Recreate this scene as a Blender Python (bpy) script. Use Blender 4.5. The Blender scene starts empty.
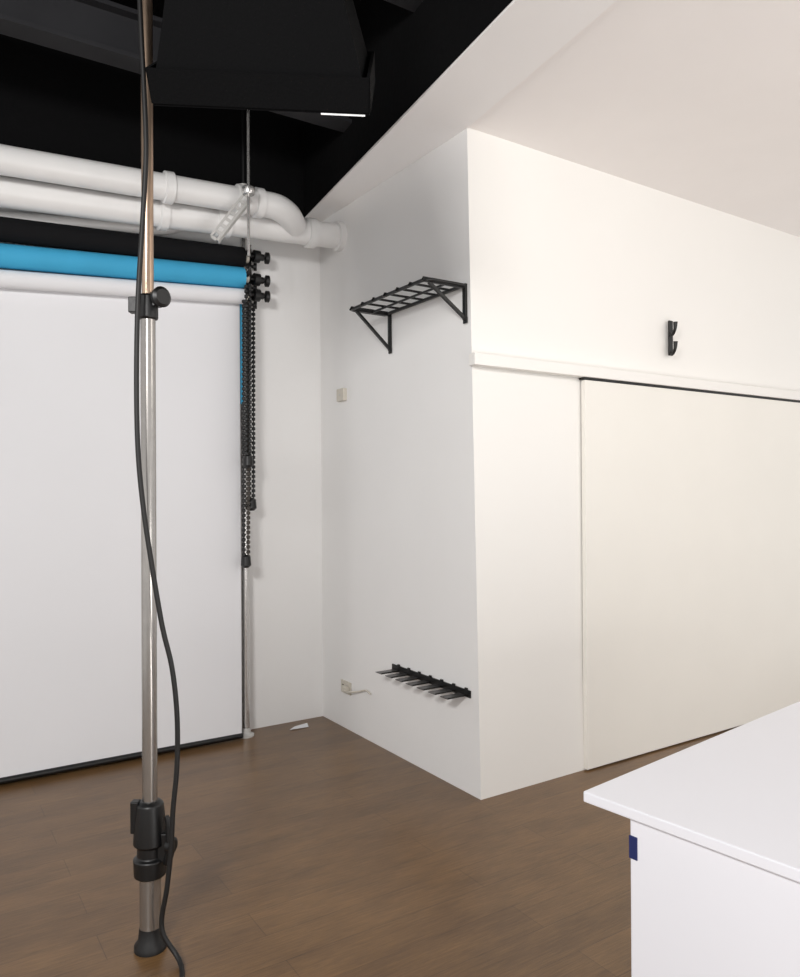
import bpy, bmesh, math
from mathutils import Vector as V, Matrix
# ---------------------------------------------------------------- camera
yaw,pitch,roll,f,cx,cy=0.57731,0.0033,-0.00524,760.21,-2.2349,-2.79132
F=V((math.sin(yaw)*math.cos(pitch),math.cos(yaw)*math.cos(pitch),math.sin(pitch)))
R0=V((math.cos(yaw),-math.sin(yaw),0));U0=R0.cross(F)
R=R0*math.cos(roll)+U0*math.sin(roll);U=-R0*math.sin(roll)+U0*math.cos(roll)
C=V((cx,cy,1.45))
def ray(px,py): return F+R*((px-400)/f)-U*((py-488.5)/f)
def hit(px,py,p0,n):
    d=ray(px,py);return C+d*((p0-C).dot(n)/d.dot(n))
def uz(px,py,z): return hit(px,py,V((0,0,z)),V((0,0,1)))
def uy(px,py,y): return hit(px,py,V((0,y,0)),V((0,1,0)))
def ux(px,py,x): return hit(px,py,V((x,0,0)),V((1,0,0)))
def ud(px,py,d): return C+ray(px,py)*d
cam=bpy.data.cameras.new("camera");co=bpy.data.objects.new("camera",cam)
bpy.context.collection.objects.link(co)
m=Matrix((R,U,-F)).transposed().to_4x4();m.translation=C;co.matrix_world=m
cam.sensor_width=36;cam.lens=f*36/977;cam.clip_start=.05
sc=bpy.context.scene;sc.camera=co
sc.view_settings.view_transform='Standard'
# ---------------------------------------------------------------- materials
def lin(c): return tuple(((x/255)/12.92 if x/255<=.04045 else ((x/255+.055)/1.055)**2.4) for x in c)+(1,)
def mat(name,col,rough=.5,metal=0,bump=0,bscale=60,var=0,vscale=3,spec=.5):
    m=bpy.data.materials.new(name);m.use_nodes=True;nt=m.node_tree;b=nt.nodes["Principled BSDF"]
    c=lin(col);b.inputs["Base Color"].default_value=c;b.inputs["Roughness"].default_value=rough
    b.inputs["Metallic"].default_value=metal;b.inputs["Specular IOR Level"].default_value=spec
    tc=nt.nodes.new("ShaderNodeTexCoord")
    if var:
        n=nt.nodes.new("ShaderNodeTexNoise");n.inputs["Scale"].default_value=vscale;n.inputs["Detail"].default_value=5
        r=nt.nodes.new("ShaderNodeValToRGB");r.color_ramp.elements[0].position=.3;r.color_ramp.elements[1].position=.7
        r.color_ramp.elements[0].color=tuple(x*(1-var) for x in c[:3])+(1,);r.color_ramp.elements[1].color=c
        nt.links.new(tc.outputs["Object"],n.inputs["Vector"]);nt.links.new(n.outputs["Fac"],r.inputs["Fac"]);nt.links.new(r.outputs["Color"],b.inputs["Base Color"])
    if bump:
        n=nt.nodes.new("ShaderNodeTexNoise");n.inputs["Scale"].default_value=bscale;n.inputs["Detail"].default_value=4
        bp=nt.nodes.new("ShaderNodeBump");bp.inputs["Strength"].default_value=bump;bp.inputs["Distance"].default_value=.01
        nt.links.new(tc.outputs["Object"],n.inputs["Vector"]);nt.links.new(n.outputs["Fac"],bp.inputs["Height"]);nt.links.new(bp.outputs["Normal"],b.inputs["Normal"])
    return m
def floor_mat():
    m=bpy.data.materials.new("wood_floor");m.use_nodes=True;nt=m.node_tree;b=nt.nodes["Principled BSDF"];L=nt.links.new
    tc=nt.nodes.new("ShaderNodeTexCoord")
    br=nt.nodes.new("ShaderNodeTexBrick");br.inputs["Scale"].default_value=1;br.offset=.37
    br.inputs["Brick Width"].default_value=1.25;br.inputs["Row Height"].default_value=.155;br.inputs["Mortar Size"].default_value=.0014
    br.inputs["Color1"].default_value=(.43,.43,.43,1);br.inputs["Color2"].default_value=(.57,.57,.57,1);br.inputs["Mortar"].default_value=(.15,.15,.15,1)
    L(tc.outputs["Object"],br.inputs["Vector"])
    mp=nt.nodes.new("ShaderNodeMapping");mp.inputs["Scale"].default_value=(2.4,48,1);L(tc.outputs["Object"],mp.inputs["Vector"])
    n=nt.nodes.new("ShaderNodeTexNoise");n.inputs["Scale"].default_value=3.0;n.inputs["Detail"].default_value=14;n.inputs["Roughness"].default_value=.82;n.inputs["Distortion"].default_value=.3
    L(mp.outputs["Vector"],n.inputs["Vector"])
    mp2=nt.nodes.new("ShaderNodeMapping");mp2.inputs["Scale"].default_value=(1,3,1);L(tc.outputs["Object"],mp2.inputs["Vector"])
    n2=nt.nodes.new("ShaderNodeTexNoise");n2.inputs["Scale"].default_value=2.5;n2.inputs["Detail"].default_value=6
    L(mp2.outputs["Vector"],n2.inputs["Vector"])
    mx=nt.nodes.new("ShaderNodeMix");mx.data_type='FLOAT';mx.inputs["Factor"].default_value=.66
    L(br.outputs["Color"],mx.inputs[2]);L(n.outputs["Fac"],mx.inputs[3])
    mx2=nt.nodes.new("ShaderNodeMix");mx2.data_type='FLOAT';mx2.inputs["Factor"].default_value=.2
    L(mx.outputs[0],mx2.inputs[2]);L(n2.outputs["Fac"],mx2.inputs[3])
    r=nt.nodes.new("ShaderNodeValToRGB");e=r.color_ramp.elements
    e[0].position=.32;e[0].color=lin((54,37,22));e[1].position=.66;e[1].color=lin((144,110,70))
    x=e.new(.48);x.color=lin((104,77,48))
    L(mx2.outputs[0],r.inputs["Fac"]);L(r.outputs["Color"],b.inputs["Base Color"])
    b.inputs["Roughness"].default_value=.3
    bp=nt.nodes.new("ShaderNodeBump");bp.inputs["Strength"].default_value=.2;bp.inputs["Distance"].default_value=.004
    L(mx2.outputs[0],bp.inputs["Height"]);L(bp.outputs["Normal"],b.inputs["Normal"])
    return m
M_wall=mat("white_wall_paint",(240,239,238),.75,bump=.06,bscale=25,var=.03,vscale=1.5,spec=.2)
M_wallB=mat("warm_white_wall_paint",(241,239,235),.7,bump=.05,bscale=25,var=.02,vscale=1.2,spec=.2)
M_door=mat("cream_door_paint",(239,236,229),.5,bump=.02,bscale=20,var=.02,spec=.3)
M_ceil=mat("white_ceiling_paint",(248,244,242),.8,var=.02,spec=.1)
M_band=mat("bright_white_soffit_paint",(248,246,245),.8,var=.01,spec=.1)
M_black=mat("black_ceiling_paint",(13,13,14),.9,bump=.2,bscale=30,spec=.1)
M_beam=mat("dark_beam_paint",(44,44,47),.6,var=.3,spec=.3)
M_floor=floor_mat()
M_pipe=mat("white_pvc",(232,231,230),.35,var=.05,vscale=6)
M_metalw=mat("painted_steel",(205,203,200),.4,.2,var=.1,vscale=20)
M_chrome=mat("brushed_aluminium",(215,213,211),.25,.85,var=.08,vscale=30)
M_copper=mat("warm_aluminium",(196,170,148),.3,.85,var=.12,vscale=30)
M_grey=mat("grey_aluminium",(172,168,164),.25,.88,var=.1,vscale=30)
M_blk=mat("black_plastic",(13,13,14),.42,bump=.05,bscale=90)
M_steelb=mat("black_powdercoat",(7,7,7),.35,bump=.05,bscale=120)
M_rubber=mat("black_rubber",(16,15,15),.55,bump=.05,bscale=80)
M_pblack=mat("black_paper",(18,18,20),.9,bump=.1,bscale=20,spec=.2)
M_pblue=mat("blue_paper",(62,168,212),.75,var=.12,vscale=4)
M_pwhite=mat("white_paper",(232,232,235),.8,var=.03,vscale=1.2)
M_bead=mat("dark_tan_beads",(74,66,58),.5,var=.8,vscale=90)
M_top=mat("white_laminate",(232,232,238),.35,var=.01)
M_plate=mat("ivory_plastic",(206,200,188),.4,var=.03)
M_tape=mat("navy_tape",(28,40,92),.5,var=.1)
M_fabric=mat("black_fabric",(8,8,9),.9,bump=.3,bscale=120,spec=.1)
M_diff=mat("diffuser_fabric",(240,240,240),.8,bump=.1,bscale=80)
M_fin=mat("dark_metal_blade",(70,68,67),.3,.4,var=.1,vscale=30)
M_slot=mat("dark_slot",(60,55,50),.6,var=.1)
# ---------------------------------------------------------------- mesh kit
class G:
    def __init__(s): s.v=[];s.f=[];s.sm=[]
    def add(s,vs,fs,smooth=False):
        o=len(s.v);s.v+=[V(a) for a in vs]
        for a in fs: s.f.append([i+o for i in a]);s.sm.append(smooth)
        return s
    def box(s,c,size,X=(1,0,0),Y=(0,1,0),Z=(0,0,1)):
        c=V(c);X=V(X).normalized()*size[0]/2;Y=V(Y).normalized()*size[1]/2;Z=V(Z).normalized()*size[2]/2
        vs=[c+X*a+Y*b+Z*d for d in(-1,1) for b in(-1,1) for a in(-1,1)]
        return s.add(vs,[(0,2,3,1),(4,5,7,6),(0,1,5,4),(2,6,7,3),(0,4,6,2),(1,3,7,5)])
    def bb(s,a,b):
        a=V(a);b=V(b);return s.box((a+b)/2,(abs(b.x-a.x),abs(b.y-a.y),abs(b.z-a.z)))
    def bar(s,a,b,w,h,up=(0,0,1)):
        a=V(a);b=V(b);d=(b-a).normalized();up=V(up)
        sd=d.cross(up)
        if sd.length<.01: sd=d.cross(V((1,0,0)))
        sd.normalize();u=sd.cross(d)
        return s.box((a+b)/2,((b-a).length,w,h),d,sd,u)
    def tube(s,pts,r,n=14,smooth=0,caps=True):
        pts=[V(p) for p in pts]
        rs=r if isinstance(r,(list,tuple)) else [r]*len(pts)
        if smooth:
            q=[];qr=[]
            for i in range(len(pts)-1):
                p0=pts[max(i-1,0)];p1=pts[i];p2=pts[i+1];p3=pts[min(i+2,len(pts)-1)]
                for k in range(smooth):
                    t=k/smooth
                    q.append(.5*((2*p1)+(p2-p0)*t+(2*p0-5*p1+4*p2-p3)*t*t+(3*p1-p0-3*p2+p3)*t**3));qr.append(rs[i]*(1-t)+rs[i+1]*t)
            q.append(pts[-1]);qr.append(rs[-1]);pts=q;rs=qr
        vs=[];N=None
        for i,p in enumerate(pts):
            t=(pts[min(i+1,len(pts)-1)]-pts[max(i-1,0)])
            if t.length<1e-9: t=V((0,0,1))
            t.normalize()
            if N is None: N=t.orthogonal().normalized()
            else:
                N=N-t*N.dot(t)
                N=N.normalized() if N.length>1e-6 else t.orthogonal().normalized()
            B=t.cross(N)
            for k in range(n):
                a=2*math.pi*k/n;vs.append(p+(N*math.cos(a)+B*math.sin(a))*rs[i])
        fs=[]
        for i in range(len(pts)-1):
            for k in range(n):
                fs.append((i*n+k,i*n+(k+1)%n,(i+1)*n+(k+1)%n,(i+1)*n+k))
        o=len(s.v);s.add(vs,fs,True)
        if caps:
            s.f.append([o+k for k in reversed(range(n))]);s.sm.append(False)
            e=o+(len(pts)-1)*n;s.f.append([e+k for k in range(n)]);s.sm.append(False)
        return s
    def cyl(s,a,b,r,n=24,r2=None):
        a=V(a);b=V(b);d=b-a
        return s.lathe(a,d,[(0,r),(d.length,r if r2 is None else r2)],n)
    def lathe(s,a,d,prof,n=24):
        a=V(a);d=V(d).normalized();N=d.orthogonal().normalized();B=d.cross(N);vs=[]
        for h,r in prof:
            for k in range(n):
                t=2*math.pi*k/n;vs.append(a+d*h+(N*math.cos(t)+B*math.sin(t))*r)
        m=len(prof);fs=[(i*n+k,i*n+(k+1)%n,(i+1)*n+(k+1)%n,(i+1)*n+k) for i in range(m-1) for k in range(n)]
        o=len(s.v);s.add(vs,fs,True)
        s.f.append([o+k for k in reversed(range(n))]);s.sm.append(False)
        e=o+(m-1)*n;s.f.append([e+k for k in range(n)]);s.sm.append(False)
        return s
def build(name,g,mt,parent=None,base=None,bevel=0,label=None):
    b=V(base) if base is not None else V((0,0,0))
    if parent is not None: b=V(parent["_b"])
    me=bpy.data.meshes.new(name);me.from_pydata([v-b for v in g.v],[],g.f)
    for p,sm in zip(me.polygons,g.sm): p.use_smooth=sm
    bm=bmesh.new();bm.from_mesh(me);bmesh.ops.recalc_face_normals(bm,faces=bm.faces)
    for e in bm.edges:
        if len(e.link_faces)==2 and e.calc_face_angle(0)>.7: e.smooth=False
    bm.to_mesh(me);bm.free()
    me.materials.append(mt)
    o=bpy.data.objects.new(name,me);bpy.context.collection.objects.link(o)
    if parent is not None: o.parent=parent
    else: o.location=b
    o["_b"]=tuple(b)
    if bevel:
        md=o.modifiers.new("bevel",'BEVEL');md.width=bevel;md.segments=2;md.limit_method='ANGLE'
    if label:o["label"]=label
    return o
def thing(name,label,cat,base):
    o=bpy.data.objects.new(name,None);o.empty_display_size=.05;bpy.context.collection.objects.link(o)
    o.location=base;o["_b"]=tuple(base);o["label"]=label;o["category"]=cat;return o
def single(name,label,cat,g,mt,base,bevel=0):
    o=build(name,g,mt,base=base,bevel=bevel);o["label"]=label;o["category"]=cat;return o
def struct(name,g,mt,bevel=0):
    o=build(name,g,mt,base=(0,0,0),bevel=bevel);o["kind"]="structure";return o
# ---------------------------------------------------------------- room
H=3.152;T=.1;HB=3.95
P0=uz(481,800,0);P1=uz(323,716,0);Q0=uz(467,127,H);Q1=uz(319.5,222,H)
L=(P1.y+Q1.y)/2
def prism(bot,top):
    n=len(bot);g=G();vs=list(bot)+list(top)
    g.add(vs,[tuple(reversed(range(n))),tuple(range(n,2*n))]+[(i,(i+1)%n,(i+1)%n+n,i+n) for i in range(n)]);return g
XR=3.6;XL=-5.2;YF=-5.0
struct("floor",G().bb((XL,YF,-.1),(XR,L+.3,0)),M_floor)
struct("wall_side",prism([P0,P0+V((.12,.12,0)),P1+V((.12,0,0)),P1],[Q0,Q0+V((.12,.12,0)),Q1+V((.12,0,0)),Q1]),M_wall)
struct("wall_right",prism([P0,V((XR,0,0)),V((XR,.12,0)),P0+V((.12,.12,0))],[Q0,V((XR,uz(667,195,H).y,H)),V((XR,.12,H)),Q0+V((.12,.12,0))]),M_wallB)
struct("wall_back",prism([V((XL,P1.y,0)),P1,P1+V((.1,.12,0)),V((XL,P1.y+.12,0))],[V((XL,Q1.y,H)),Q1,Q1+V((.1,.12,0)),V((XL,Q1.y+.12,H))]),M_wall)
struct("wall_back_upper",G().bb((XL,Q1.y-.004,H+.002),(1.2,Q1.y+.12,HB)),M_black)
struct("ceiling",G().bb((XL,YF,HB),(XR,L+.3,HB+.1)),M_black)
E1=uz(430,88,H);E2=uz(303,220,H);ed=(E1-E2).normalized()
En=E2+ed*7.0;Ef=E2-ed*.12
g=prism([Ef,En,V((XR,En.y,H)),V((XR,Ef.y,H))],[p+V((0,0,.06)) for p in (Ef,En,V((XR,En.y,H)),V((XR,Ef.y,H)))])
struct("ceiling_white",g,M_ceil)
bw=(Q0-E2)-ed*(Q0-E2).dot(ed)
dz_=V((0,0,-.006))
bot=[Ef+dz_,En+dz_,En+bw+dz_,Q0+dz_,Q1+dz_]
struct("trim_3",prism(bot,[p-dz_ for p in bot]),M_band)
off=V((.004,0,0))
g=prism([Ef-off+V((0,0,.004)),En-off+V((0,0,.004)),En+V((-.002,0,.004)),Ef+V((-.002,0,.004))],[p for p in (Ef-off+V((0,0,.78)),En-off+V((0,0,.78)),En+V((-.002,0,.78)),Ef+V((-.002,0,.78)))])
struct("wall_ceiling_drop",g,M_black)
for i,(y,z,h,xe) in enumerate([(.75,3.5,.2,E2.x-.02),(-.1,3.66,.2,-.35),(-1.3,3.66,.2,-.1)]):
    g=G().bb((XL,y-.06,z-h/2-.01),(xe,y+.06,z-h/2+.01)).bb((XL,y-.012,z-h/2),(xe,y+.012,z+h/2)).bb((XL,y-.06,z+h/2-.01),(xe,y+.06,z+h/2+.01))
    for hx in (-3.5,-2.0,-.9): g.bb((hx-.012,y-.012,z+h/2),(hx+.012,y+.012,HB))
    struct("trim_%d"%(i+4),g,M_beam)
RZ=2.033
D=.707
struct("trim_1",G().bb((-.03,-.045,RZ),(XR,.001,RZ+.055)),M_wallB,.003)
struct("trim_2",G().bb((D-.01,-.032,RZ-.012),(XR,.001,RZ-.001)),M_blk)  # black strip standing in for the shadow in the gap above the door
struct("door_1",G().bb((D,-.03,.008),(XR,-.002,RZ-.014)),M_door,.002)
# ---------------------------------------------------------------- pipes
yp=ux(345,238,0).y
def pp(px,py,y=None): return uy(px,py,yp if y is None else y)
a=pp(-80,180);b=pp(134,210);c=pp(345,237.5)
lr=.072
th=thing("drain_pipe","thick white plastic pipe running along the wall under the ceiling","pipe",pp(200,218))
build("pipe_body",G().tube([a,b,c+(c-b).normalized()*.03],lr,28),M_pipe,th)
def collar(par,p,d,r,w=.05): build("collar",G().lathe(p-d*w/2,d,[(0,r),(.004,r+.013),(w-.004,r+.013),(w,r)],28),M_pipe,par)
dd=(c-b).normalized()
collar(th,pp(338,236.6),dd,lr,.05);collar(th,pp(310,233),dd,lr,.06);collar(th,pp(222,221.5),dd,lr,.08);collar(th,pp(162,213.7),dd,lr,.05)
yu=yp-.15
th=thing("drain_pipe","white plastic pipe with an elbow dropping into the lower pipe","pipe",pp(200,196,yu))
pts=[pp(-80,146,yu),pp(134,182,yu),pp(258,203,yu),pp(276,207,yu),pp(288,215,yu+.03),pp(295,226,yu+.1)]
build("pipe_body",G().tube(pts[:3],.066,28),M_pipe,th)
build("elbow",G().tube(pts[2:],[.066,.07,.07,.066],28,smooth=6),M_pipe,th)
d2=(pts[2]-pts[1]).normalized()
collar(th,pts[2],d2,.066,.05);collar(th,pp(240,200,yu),d2,.066,.05);collar(th,pp(168,187.7,yu),d2,.066,.05)
th=thing("drain_pipe","thin curved white plastic pipe below the thick pipes","pipe",pp(150,222,yp+.1))
build("pipe_body",G().tube([pp(-80,212,yp+.17),pp(100,225,yp+.17),pp(150,229,yp+.17),pp(176,227,yp+.17),pp(192,218,yp+.16)],.032,20,smooth=5),M_pipe,th)
Bk=pp(247,196,yu-.14)
A=hit(214,238,Bk+V((0,0,0)),V((0,1,0)).lerp(V((1,0,0)),.25).normalized())
g=G();d=(Bk-A);ln=d.length;d.normalize();sd=d.cross(F).normalized();nn=sd.cross(d)
w=.05
for s_ in (-1,1): g.box((A+Bk)/2+sd*s_*w*.38,(ln,w*.24,.004),d,sd,nn)
n=7
for i in range(n+1): g.box(A+d*(ln*i/n),(ln/n*.4,w*.6,.004),d,sd,nn)
g.box((A+Bk)/2-sd*w*.5+nn*.015,(ln,.004,.03),d,sd,nn)
th=thing("pipe_hanger","slotted white steel angle bracket and rod holding the pipes","bracket",(A+Bk)/2)
build("slotted_angle",g,M_metalw,th)
zr=uy(247,256,Bk.y-.02).z
build("hanger_rod",G().cyl((Bk.x,Bk.y-.02,zr),(Bk.x,Bk.y-.02,HB),.008,14).lathe(V((Bk.x,Bk.y-.02,Bk.z)),(0,0,1),[(0,.03),(.01,.034),(.035,.034),(.045,.02)],18),M_chrome,th,label="threaded metal rod with washer")
# ---------------------------------------------------------------- backdrop pole and rolls
B=uz(246,736,0)
st=thing("backdrop_pole","chrome floor-to-ceiling pole carrying the paper roll brackets","pole",(B.x,B.y,0))
zp=hit(246,190,B,V((0,1,0))).z
build("tube",G().cyl(B+V((0,0,.03)),V((B.x,B.y,2.2)),.023,24).cyl(V((B.x,B.y,2.2)),V((B.x,B.y,zp)),.018,24),M_chrome,st)
build("foot",G().lathe(B,(0,0,1),[(0,.048),(.012,.048),(.02,.03),(.05,.026)],24),M_metalw,st)
build("pole_head",G().lathe(V((B.x,B.y,zp-.03)),(0,0,1),[(0,.02),(.01,.034),(.02,.04),(.05,.042),(.055,.03)],20),M_metalw,st)
build("ceiling_rod",G().cyl(V((B.x,B.y,zp)),V((B.x,B.y,HB)),.012,16),M_blk,st)
yr=B.y-.1
rolls=[(258,245,.06,M_pblack,"roll of matte black photo studio paper"),
       (278,268,.06,M_pblue,"roll of bright blue photo studio paper"),
       (296.5,288.5,.044,M_pwhite,"roll of white studio paper pulled down to the floor")]
rr=[]
for yrgt,ylft,rad,mt,lab in rolls:
    e=uy(243,yrgt,yr);l=uy(134,ylft,yr);d=(l-e).normalized()
    th=thing("paper_roll",lab,"paper roll",e)
    build("rolled_paper",G().lathe(e,d,[(0,rad*.8),(.002,rad),(2.72,rad),(2.722,rad*.8)],36),mt,th)
    build("core_tube",G().cyl(e-d*.03,e+d*.01,.026,20),M_plate,th)
    rr.append((th,e,d,rad))
def sheet(par,e,d,y,zb,mt,ztop,x1=2.7):
    g=G();nx=30;nz=24
    x0=e.x
    vs=[];fs=[]
    for j in range(nz+1):
        for i in range(nx+1):
            x=x0-.004-x1*i/nx
            z=ztop+(d.z/d.x)*(x-x0);z=z+(zb-z)*j/nz
            vs.append((x,y+.004*math.sin(x*3.1)*j/nz,z))
    for j in range(nz):
        for i in range(nx):
            a=j*(nx+1)+i;fs.append((a,a+1,a+nx+2,a+nx+1))
    g.add(vs,fs,True)
    return build("hanging_sheet",g,mt,par)
th,e,d,rad=rr[2]
ysheet=yr+rad
zb=.035
sheet(th,e,d,ysheet,zb,M_pwhite,e.z)
build("weight_bar",G().cyl(V((e.x-.0,ysheet,zb-.008)),V((e.x-2.7,ysheet,zb-.008)),.016,16),M_blk,th,label="black tube clamped along the bottom hem")
th,e,d,rad=rr[1]
zbl=uy(243,404,yr+rad).z
sheet(th,e+V((.022,0,0)),d,yr+.061,zbl,M_pblue,e.z,.2)
for i,py in enumerate((262,283,300)):
    z=uy(246,py,B.y).z
    build("bracket",G().bb((B.x-.034,B.y-.036,z-.036),(B.x+.034,B.y+.032,z+.036)).bar((B.x-.005,B.y,z),(B.x-.005,yr-.01,z+.03),.022,.045).tube([(B.x-.03,yr+.01,z+.0),(B.x-.03,yr-.05,z+.01),(B.x-.03,yr-.07,z+.05)],.009,10),M_blk,st,bevel=.004)
    k=V((B.x+.09,yr-.0,z+.01-(.01 if i==1 else 0)))
    build("spindle",G().cyl((B.x-.03,yr,k.z),k,.011,14).lathe(V((B.x+.02,yr,k.z)),(1,0,0),[(0,.036),(.035,.036)],20).lathe(V((B.x+.06,yr,k.z)),(1,0,0),[(0,.02),(.02,.02)],16),M_blk,st)
    build("knob",G().lathe(k,(1,-.2,0),[(0,.024),(.004,.034),(.024,.034),(.03,.022)],16),M_blk,st)
    build("locking_knob",G().lathe(V((B.x+.03,B.y-.02,z-.03)),(1,-.4,0),[(0,.009),(.02,.009),(.022,.024),(.04,.024)],12),M_blk,st)
def chain(px,ytop,ybot,y,mt,lab,wd=.013,r=.012,mt2=None):
    top=uy(px,ytop,y);bot=uy(px,ybot,y)
    th=thing("bead_chain",lab,"chain",top)
    for s_,mm in ((-1,mt),(1,mt2 or mt)):
        g=G();step=.028;n=int((top.z-bot.z)/step)
        for i in range(n):
            z=top.z-i*step-(0 if s_<0 else step/2);xx=top.x+(bot.x-top.x)*i/n
            g.lathe(V((xx+s_*wd,y,z)),(0,0,-1),[(0,.005),(.004,r),(.018,r),(.022,.005)],7)
        g.cyl((top.x+s_*wd,y,top.z),(bot.x+s_*wd,y,bot.z),.0035,6)
        build("bead_strand",g,mm,th)
    build("chain_weight",G().lathe(bot+V((0,0,.03)),(0,0,-1),[(0,.014),(.01,.026),(.06,.03),(.075,.014)],16),M_blk,th)
chain(246,300,560,yr-.035,M_blk,"long black beaded loop chain reaching waist height",mt2=M_bead)
chain(251.5,305,503,yr+.012,M_blk,"black beaded loop chain ending halfway down",.012,.011)
chain(248,285,460,yr-.085,M_blk,"short thick black beaded loop chain",.011,.011)
# ---------------------------------------------------------------- foreground pole
PB=uz(150.5,948,0);dpt=(PB-C).dot(F)
th=thing("support_pole","tall aluminium telescopic pole with black clamps beside a hanging cable","pole",PB)
def zat(py): return hit(149,py,PB,V((F.x,F.y,0)).normalized()).z
zj=zat(312)
build("outer_tube",G().cyl(PB+V((0,0,.04)),PB+V((0,0,zj)),.0235,32),M_grey,th)
build("inner_tube",G().cyl(PB+V((0,0,zj)),PB+V((0,0,HB)),.0185,32),M_copper,th,label="warm-toned inner tube")
build("foot",G().lathe(PB,(0,0,1),[(0,.05),(.015,.05),(.03,.038),(.07,.034)],28),M_rubber,th)
def P(z,r=0,u=0): return PB+R0*r+V((0,0,z))-V((F.x,F.y,0))*u
build("clamp",G().lathe(P(zat(320)),(0,0,1),[(0,.026),(.004,.032),(.075,.032),(.08,.026)],28).bar(P(zat(306),-.02,.01),P(zat(306),-.055,.01),.03,.05).bar(P(zat(300),.02,.01),P(zat(300),.045,.01),.03,.05),M_blk,th,bevel=.003)
build("clamp_knob",G().lathe(P(zat(300),.034,.02),-F*.5+R0*.6,[(0,.014),(.01,.028),(.03,.033),(.038,.024)],20),M_blk,th)
z1,z2=zat(876),zat(800)
build("clamp",G().lathe(P(z1),(0,0,1),[(0,.034),(.006,.05),(.06,.052),(.066,.04),(.1,.04),(.106,.052),(.18,.048),(z2-z1-.01,.042),(z2-z1,.03)],28).bar(P(zat(845),.03,.01),P(zat(845),.06,.01),.03,.09).bar(P(zat(815),-.03,.01),P(zat(815),-.055,.01),.03,.1),M_blk,th,bevel=.003)
build("clamp_lever",G().tube([P(zat(860),.06,.02),P(zat(845),.073,.03),P(zat(822),.07,.03),P(zat(812),.062,.03)],[.013,.015,.011,.007],12,smooth=4),M_blk,th)
build("clamp_knob",G().lathe(P(zat(842),.06,.02),R0*.9-F*.3,[(0,.012),(.006,.024),(.022,.026),(.026,.018)],18),M_blk,th)
build("sleeve",G().cyl(P(.07),P(z1),.033,28),M_grey,th)
cp=[(138,-40),(141,30),(144,88),(146,150),(143,215),(138,300),(136.5,380),(138,450),(143,505),(151,560),(162,625),(172,668),(177,715),(177,765),(173,810),(171,850),(167,888),(162,930)]
pts=[ud(x,y,dpt-.07) for x,y in cp];pts.append(V((PB.x+.05,PB.y-.16,.008)));pts.append(V((PB.x-.02,PB.y-.4,.008)));pts.append(V((PB.x+.0,PB.y-.8,.008)))
single("power_cable","black rubber cable draped down along the aluminium pole","cable",G().tube(pts,.0078,12,smooth=6),M_rubber,pts[-1])
# ---------------------------------------------------------------- side-wall fittings
nW=((P1-P0).cross(Q0-P0)).normalized()
if nW.x>0: nW=-nW
vW=V(((P1-P0).x,(P1-P0).y,0)).normalized();nH=V((-vW.y,vW.x,0))
if nH.x>0:nH=-nH
def onw(px,py): return hit(px,py,P0,nW)
a=onw(466,281);b=onw(391,319)
zs=(a.z+b.z)/2;W=(b-a).dot(vW);dep=.5*((uz(421,274,a.z)-a).dot(nH)+(uz(350,316,b.z)-b).dot(nH))
def S(v,n,z): q=a+vW*v+nH*n;return V((q.x,q.y,zs+z))
th=thing("wall_shelf","black steel wire luggage shelf fixed high on the white wall","shelf",S(W/2,0,0))
g=G()
g.tube([S(-.01,.02,0),S(-.01,dep-.03,0),S(.0,dep-.005,0),S(.03,dep,0),S(W,dep,0),S(W+.025,dep-.008,0),S(W+.03,dep-.03,0),S(W+.03,.02,0)],.009,10).tube([S(-.01,.02,.0),S(W+.03,.02,.0)],.009,10).tube([S(-.01,dep*.5,-.004),S(W+.03,dep*.5,-.004)],.006,10)
build("shelf_frame",g,M_steelb,th)
for i in range(7):
    v=W*(i/6)
    build("crossbar",G().tube([S(v,.012,.006),S(v,dep+.012,.006),S(v,dep+.018,-.01)],.0062,8),M_steelb,th)
for v,dz in ((0.0,.16),(W,.2)):
    g=G().bar(S(v,.008,.012),S(v,.008,-dz),.022,.014,nH).bar(S(v,0.01,-.004),S(v,dep,-.004),.014,.016).bar(S(v,.01,-dz+.01),S(v,dep-.02,-.01),.014,.016)
    g.box(S(v,.006,-dz),(.03,.028,.008),(0,0,1),vW,nH)
    build("support_bracket",g,M_steelb,th,bevel=.002)
a2=onw(470,691);b2=onw(394,669)
zs2=(a2.z+b2.z)/2;W2=(b2-a2).dot(vW);dep2=((uz(449,697,a2.z)-a2).dot(nH)+(uz(378,671,b2.z)-b2).dot(nH))/2
def S2(v,n,z): q=a2+vW*v+nH*n;return V((q.x,q.y,zs2+z))
th=thing("wall_rack","low black metal rail with seven flat blades on the white wall","rack",S2(W2/2,0,0))
build("rail",G().bar(S2(-.01,.004,-.002),S2(W2+.01,.004,-.002),.008,.036),M_steelb,th,bevel=.002)
for i in range(7):
    v=.045+(W2-.08)*i/6
    build("prong",G().box(S2(v,dep2/2,-.012),(dep2,.062,.003),nH,vW,(0,0,1)),M_fin,th,label="thin flat dark grey blade")
    build("prong_tab",G().box(S2(v-.025,.008,.018),(.008,.018,.014),nH,vW,(0,0,1)).box(S2(v-.03,dep2/2,-.009),(dep2,.0025,.006),nH,vW,(0,0,1)),M_steelb,th,bevel=.001)
def plate(px,py,w,h,t=.012):
    c=onw(px,py);return c,G().box(c+nH*t/2,(t,w,h),nH,vW,(0,0,1))
c,g=plate(344,395,.085,.075,.03)
th=thing("junction_box","small square ivory cover box on the white wall","switch",c)
build("cover",g,M_plate,th,bevel=.004);build("screw",G().cyl(c+nH*.03,c+nH*.033,.006,12),M_metalw,th)
c,g=plate(347,687,.115,.075)
th=thing("wall_outlet","ivory double wall socket with a white plug and short cord","socket",c)
build("face_plate",g,M_plate,th,bevel=.003)
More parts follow.
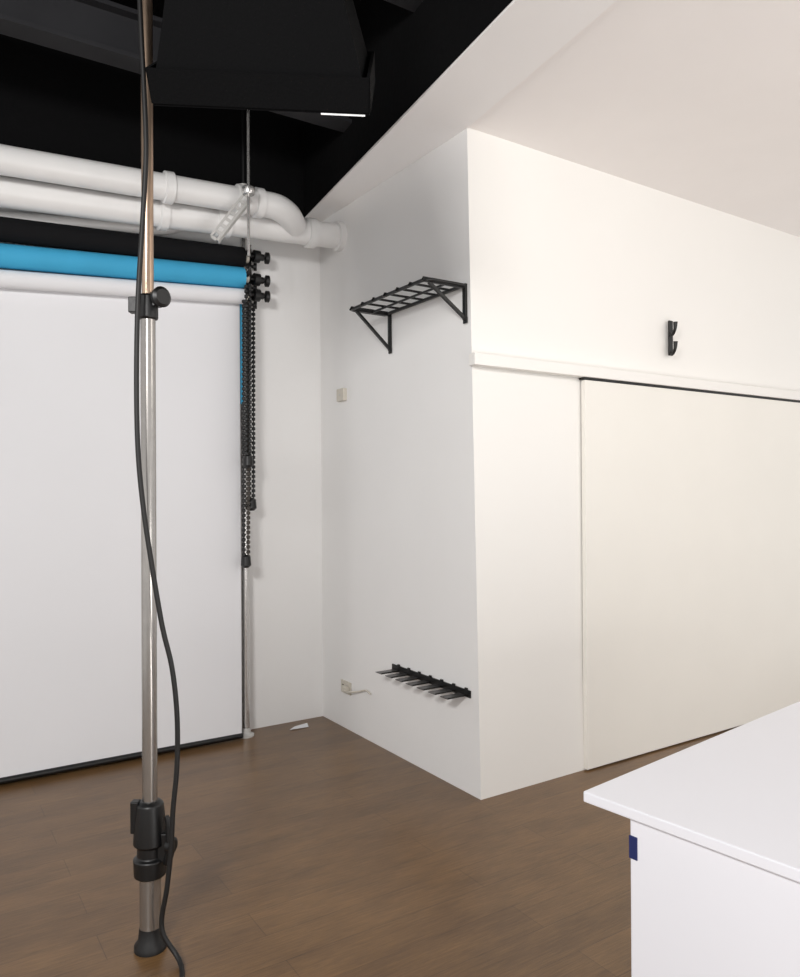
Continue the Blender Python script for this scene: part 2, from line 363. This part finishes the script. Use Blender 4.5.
for dv in (-.028,.028):
    for dz in (-.012,.012): build("socket_slot",G().box(c+nH*.0125+vW*(dv)+V((0,0,dz)),(.003,.016,.005),nH,vW,(0,0,1)),M_slot,th)
build("plug",G().box(c+nH*.03-vW*.035,(.035,.03,.03),nH,vW,(0,0,1)),M_plate,th,bevel=.004)
q=c+nH*.045-vW*.04
build("cord",G().tube([q,q-vW*.05+V((0,0,-.005)),onw(362,691)+nH*.02,onw(368,690)+nH*.015,onw(372,694)+nH*.01],.005,8,smooth=5),M_plate,th)
c=uy(670.5,338,-.01)
th=thing("coat_hook","black double coat hook on the warm white wall","hook",c)
build("back_plate",G().bb((c.x-.012,-.012,c.z-.1),(c.x+.022,.0,c.z+.1)),M_steelb,th,bevel=.004)
for z_ in (.06,-.05):
    build("hook",G().tube([(c.x,-.005,c.z+z_-.03),(c.x-.01,-.03,c.z+z_-.045),(c.x-.02,-.055,c.z+z_-.02),(c.x-.022,-.06,c.z+z_+.02)],[.009,.009,.009,.013],12,smooth=5),M_steelb,th)
s1=uz(299,727,.004)
g=G().add([s1+V((-.07,-.02,0)),s1+V((.05,-.03,0)),s1+V((.06,.01,.012)),s1+V((-.02,.02,.002))],[(0,1,2,3)])
o=single("paper_scrap","small torn scrap of white paper lying on the wooden floor","paper",g,M_pwhite,s1)
md=o.modifiers.new("solid",'SOLIDIFY');md.thickness=.001
# ---------------------------------------------------------------- table
zt=.75
t0=uz(583,791,zt);t1=uz(667,756,zt);t2=uz(667,822,zt)
e1=(t1-t0).normalized();e2=V((e1.y,-e1.x,0))
Lx,Ly=1.4,.75
def TT(a,b,z): return t0+e1*a+e2*b+V((0,0,z-zt))
th=thing("table","white laminate table on a white box base","table",TT(Lx/2,Ly/2,0))
build("tabletop",G().box(TT(Lx/2,Ly/2,zt-.0125),(Lx,Ly,.025),e1,e2,(0,0,1)),M_top,th,bevel=.003)
s0=hit(630,818,V((0,0,zt-.025)),V((0,0,1)));ia=(s0-t0).dot(e1);ib=(s0-t0).dot(e2)
ia=max(ia,.012);ib=max(ib-.004,.012)
build("base",G().box((TT(ia,ib,0)+TT(Lx-.1,Ly-.08,0))/2+V((0,0,(zt-.025)/2)),(Lx-.1-ia,Ly-.08-ib,zt-.025),e1,e2,(0,0,1)),M_top,th,bevel=.003)
zc=zt-.09
build("tape",G().box(TT(ia-.001,ib+.009,zc),(.003,.02,.05),e1,e2,(0,0,1)),M_tape,th,label="navy blue tape strip")
# ---------------------------------------------------------------- softbox overhead
Fh=V((F.x,F.y,0)).normalized();n=(Fh*.6-V((0,0,.8)));hh=Fh*.8+V((0,0,.6));rx=(R0+Fh*.04-V((0,0,.03))).normalized()
br_=ud(369,107,2.2);bl_=br_-rx*.62
k=[br_,bl_,bl_+hh*.55,br_+hh*.55];cen=sum(k,V())/4;ap=cen-n*.42
th=thing("softbox","black fabric studio softbox hanging from the dark ceiling","softbox",cen)
apx=[ap+rx*.2-hh*.14,ap-rx*.2-hh*.14,ap-rx*.2+hh*.14,ap+rx*.2+hh*.14]
g=G().add(k+apx,[(0,1,5,4),(1,2,6,5),(2,3,7,6),(3,0,4,7),(4,5,6,7)])
for i in range(4): g.bar(k[i]-n*.03,k[(i+1)%4]-n*.03,.01,.09,n)
build("fabric_shell",g,M_fabric,th)
k2=[p+n*.022 for p in k]
build("diffuser",G().add(k2+[p-n*.012 for p in k2],[(0,1,2,3),(0,1,5,4),(1,2,6,5),(2,3,7,6),(3,0,4,7)]),M_fabric,th,label="black front cover")
build("diffuser_edge",G().bar(k2[0]+n*.001-rx*.012,k2[0]+n*.001-rx*.14,.01,.004,n),M_diff,th,label="sliver of white diffuser fabric")
build("lamp_head",G().lathe(ap,-n,[(0,.07),(.22,.07),(.24,.05)],24),M_blk,th)
build("hanging_rod",G().cyl(ap-n*.1,V((ap.x-n.x*.1,ap.y-n.y*.1,HB)),.014,14),M_blk,th)
# ---------------------------------------------------------------- light
w=bpy.data.worlds.new("world");sc.world=w;w.use_nodes=True
bg=w.node_tree.nodes["Background"];bg.inputs[0].default_value=(1,.99,.98,1);bg.inputs[1].default_value=.92
def area(name,loc,tgt,sx,sy,pw,col):
    l=bpy.data.lights.new(name,'AREA');l.shape='RECTANGLE';l.size=sx;l.size_y=sy;l.energy=pw;l.color=col
    o=bpy.data.objects.new(name,l);bpy.context.collection.objects.link(o);o.location=loc
    o.rotation_euler=(V(tgt)-V(loc)).to_track_quat('-Z','Y').to_euler();return o
area("window_light",(-3.6,-2.9,2.85),(0,.4,1.5),.9,.5,108,(1,.985,.965))
area("room_light",(1.6,-3.6,2.9),(1.0,0,1.4),1.5,1.0,20,(1,.96,.91))
area("ceiling_fill_light",(-.4,-3.9,.5),(.9,-1.0,3.1),1.8,1.2,46,(1,.975,.955))  # unseen up-facing fill lamp, added to brighten the white ceiling
for o in list(bpy.data.objects):
    if "_b" in o: del o["_b"]
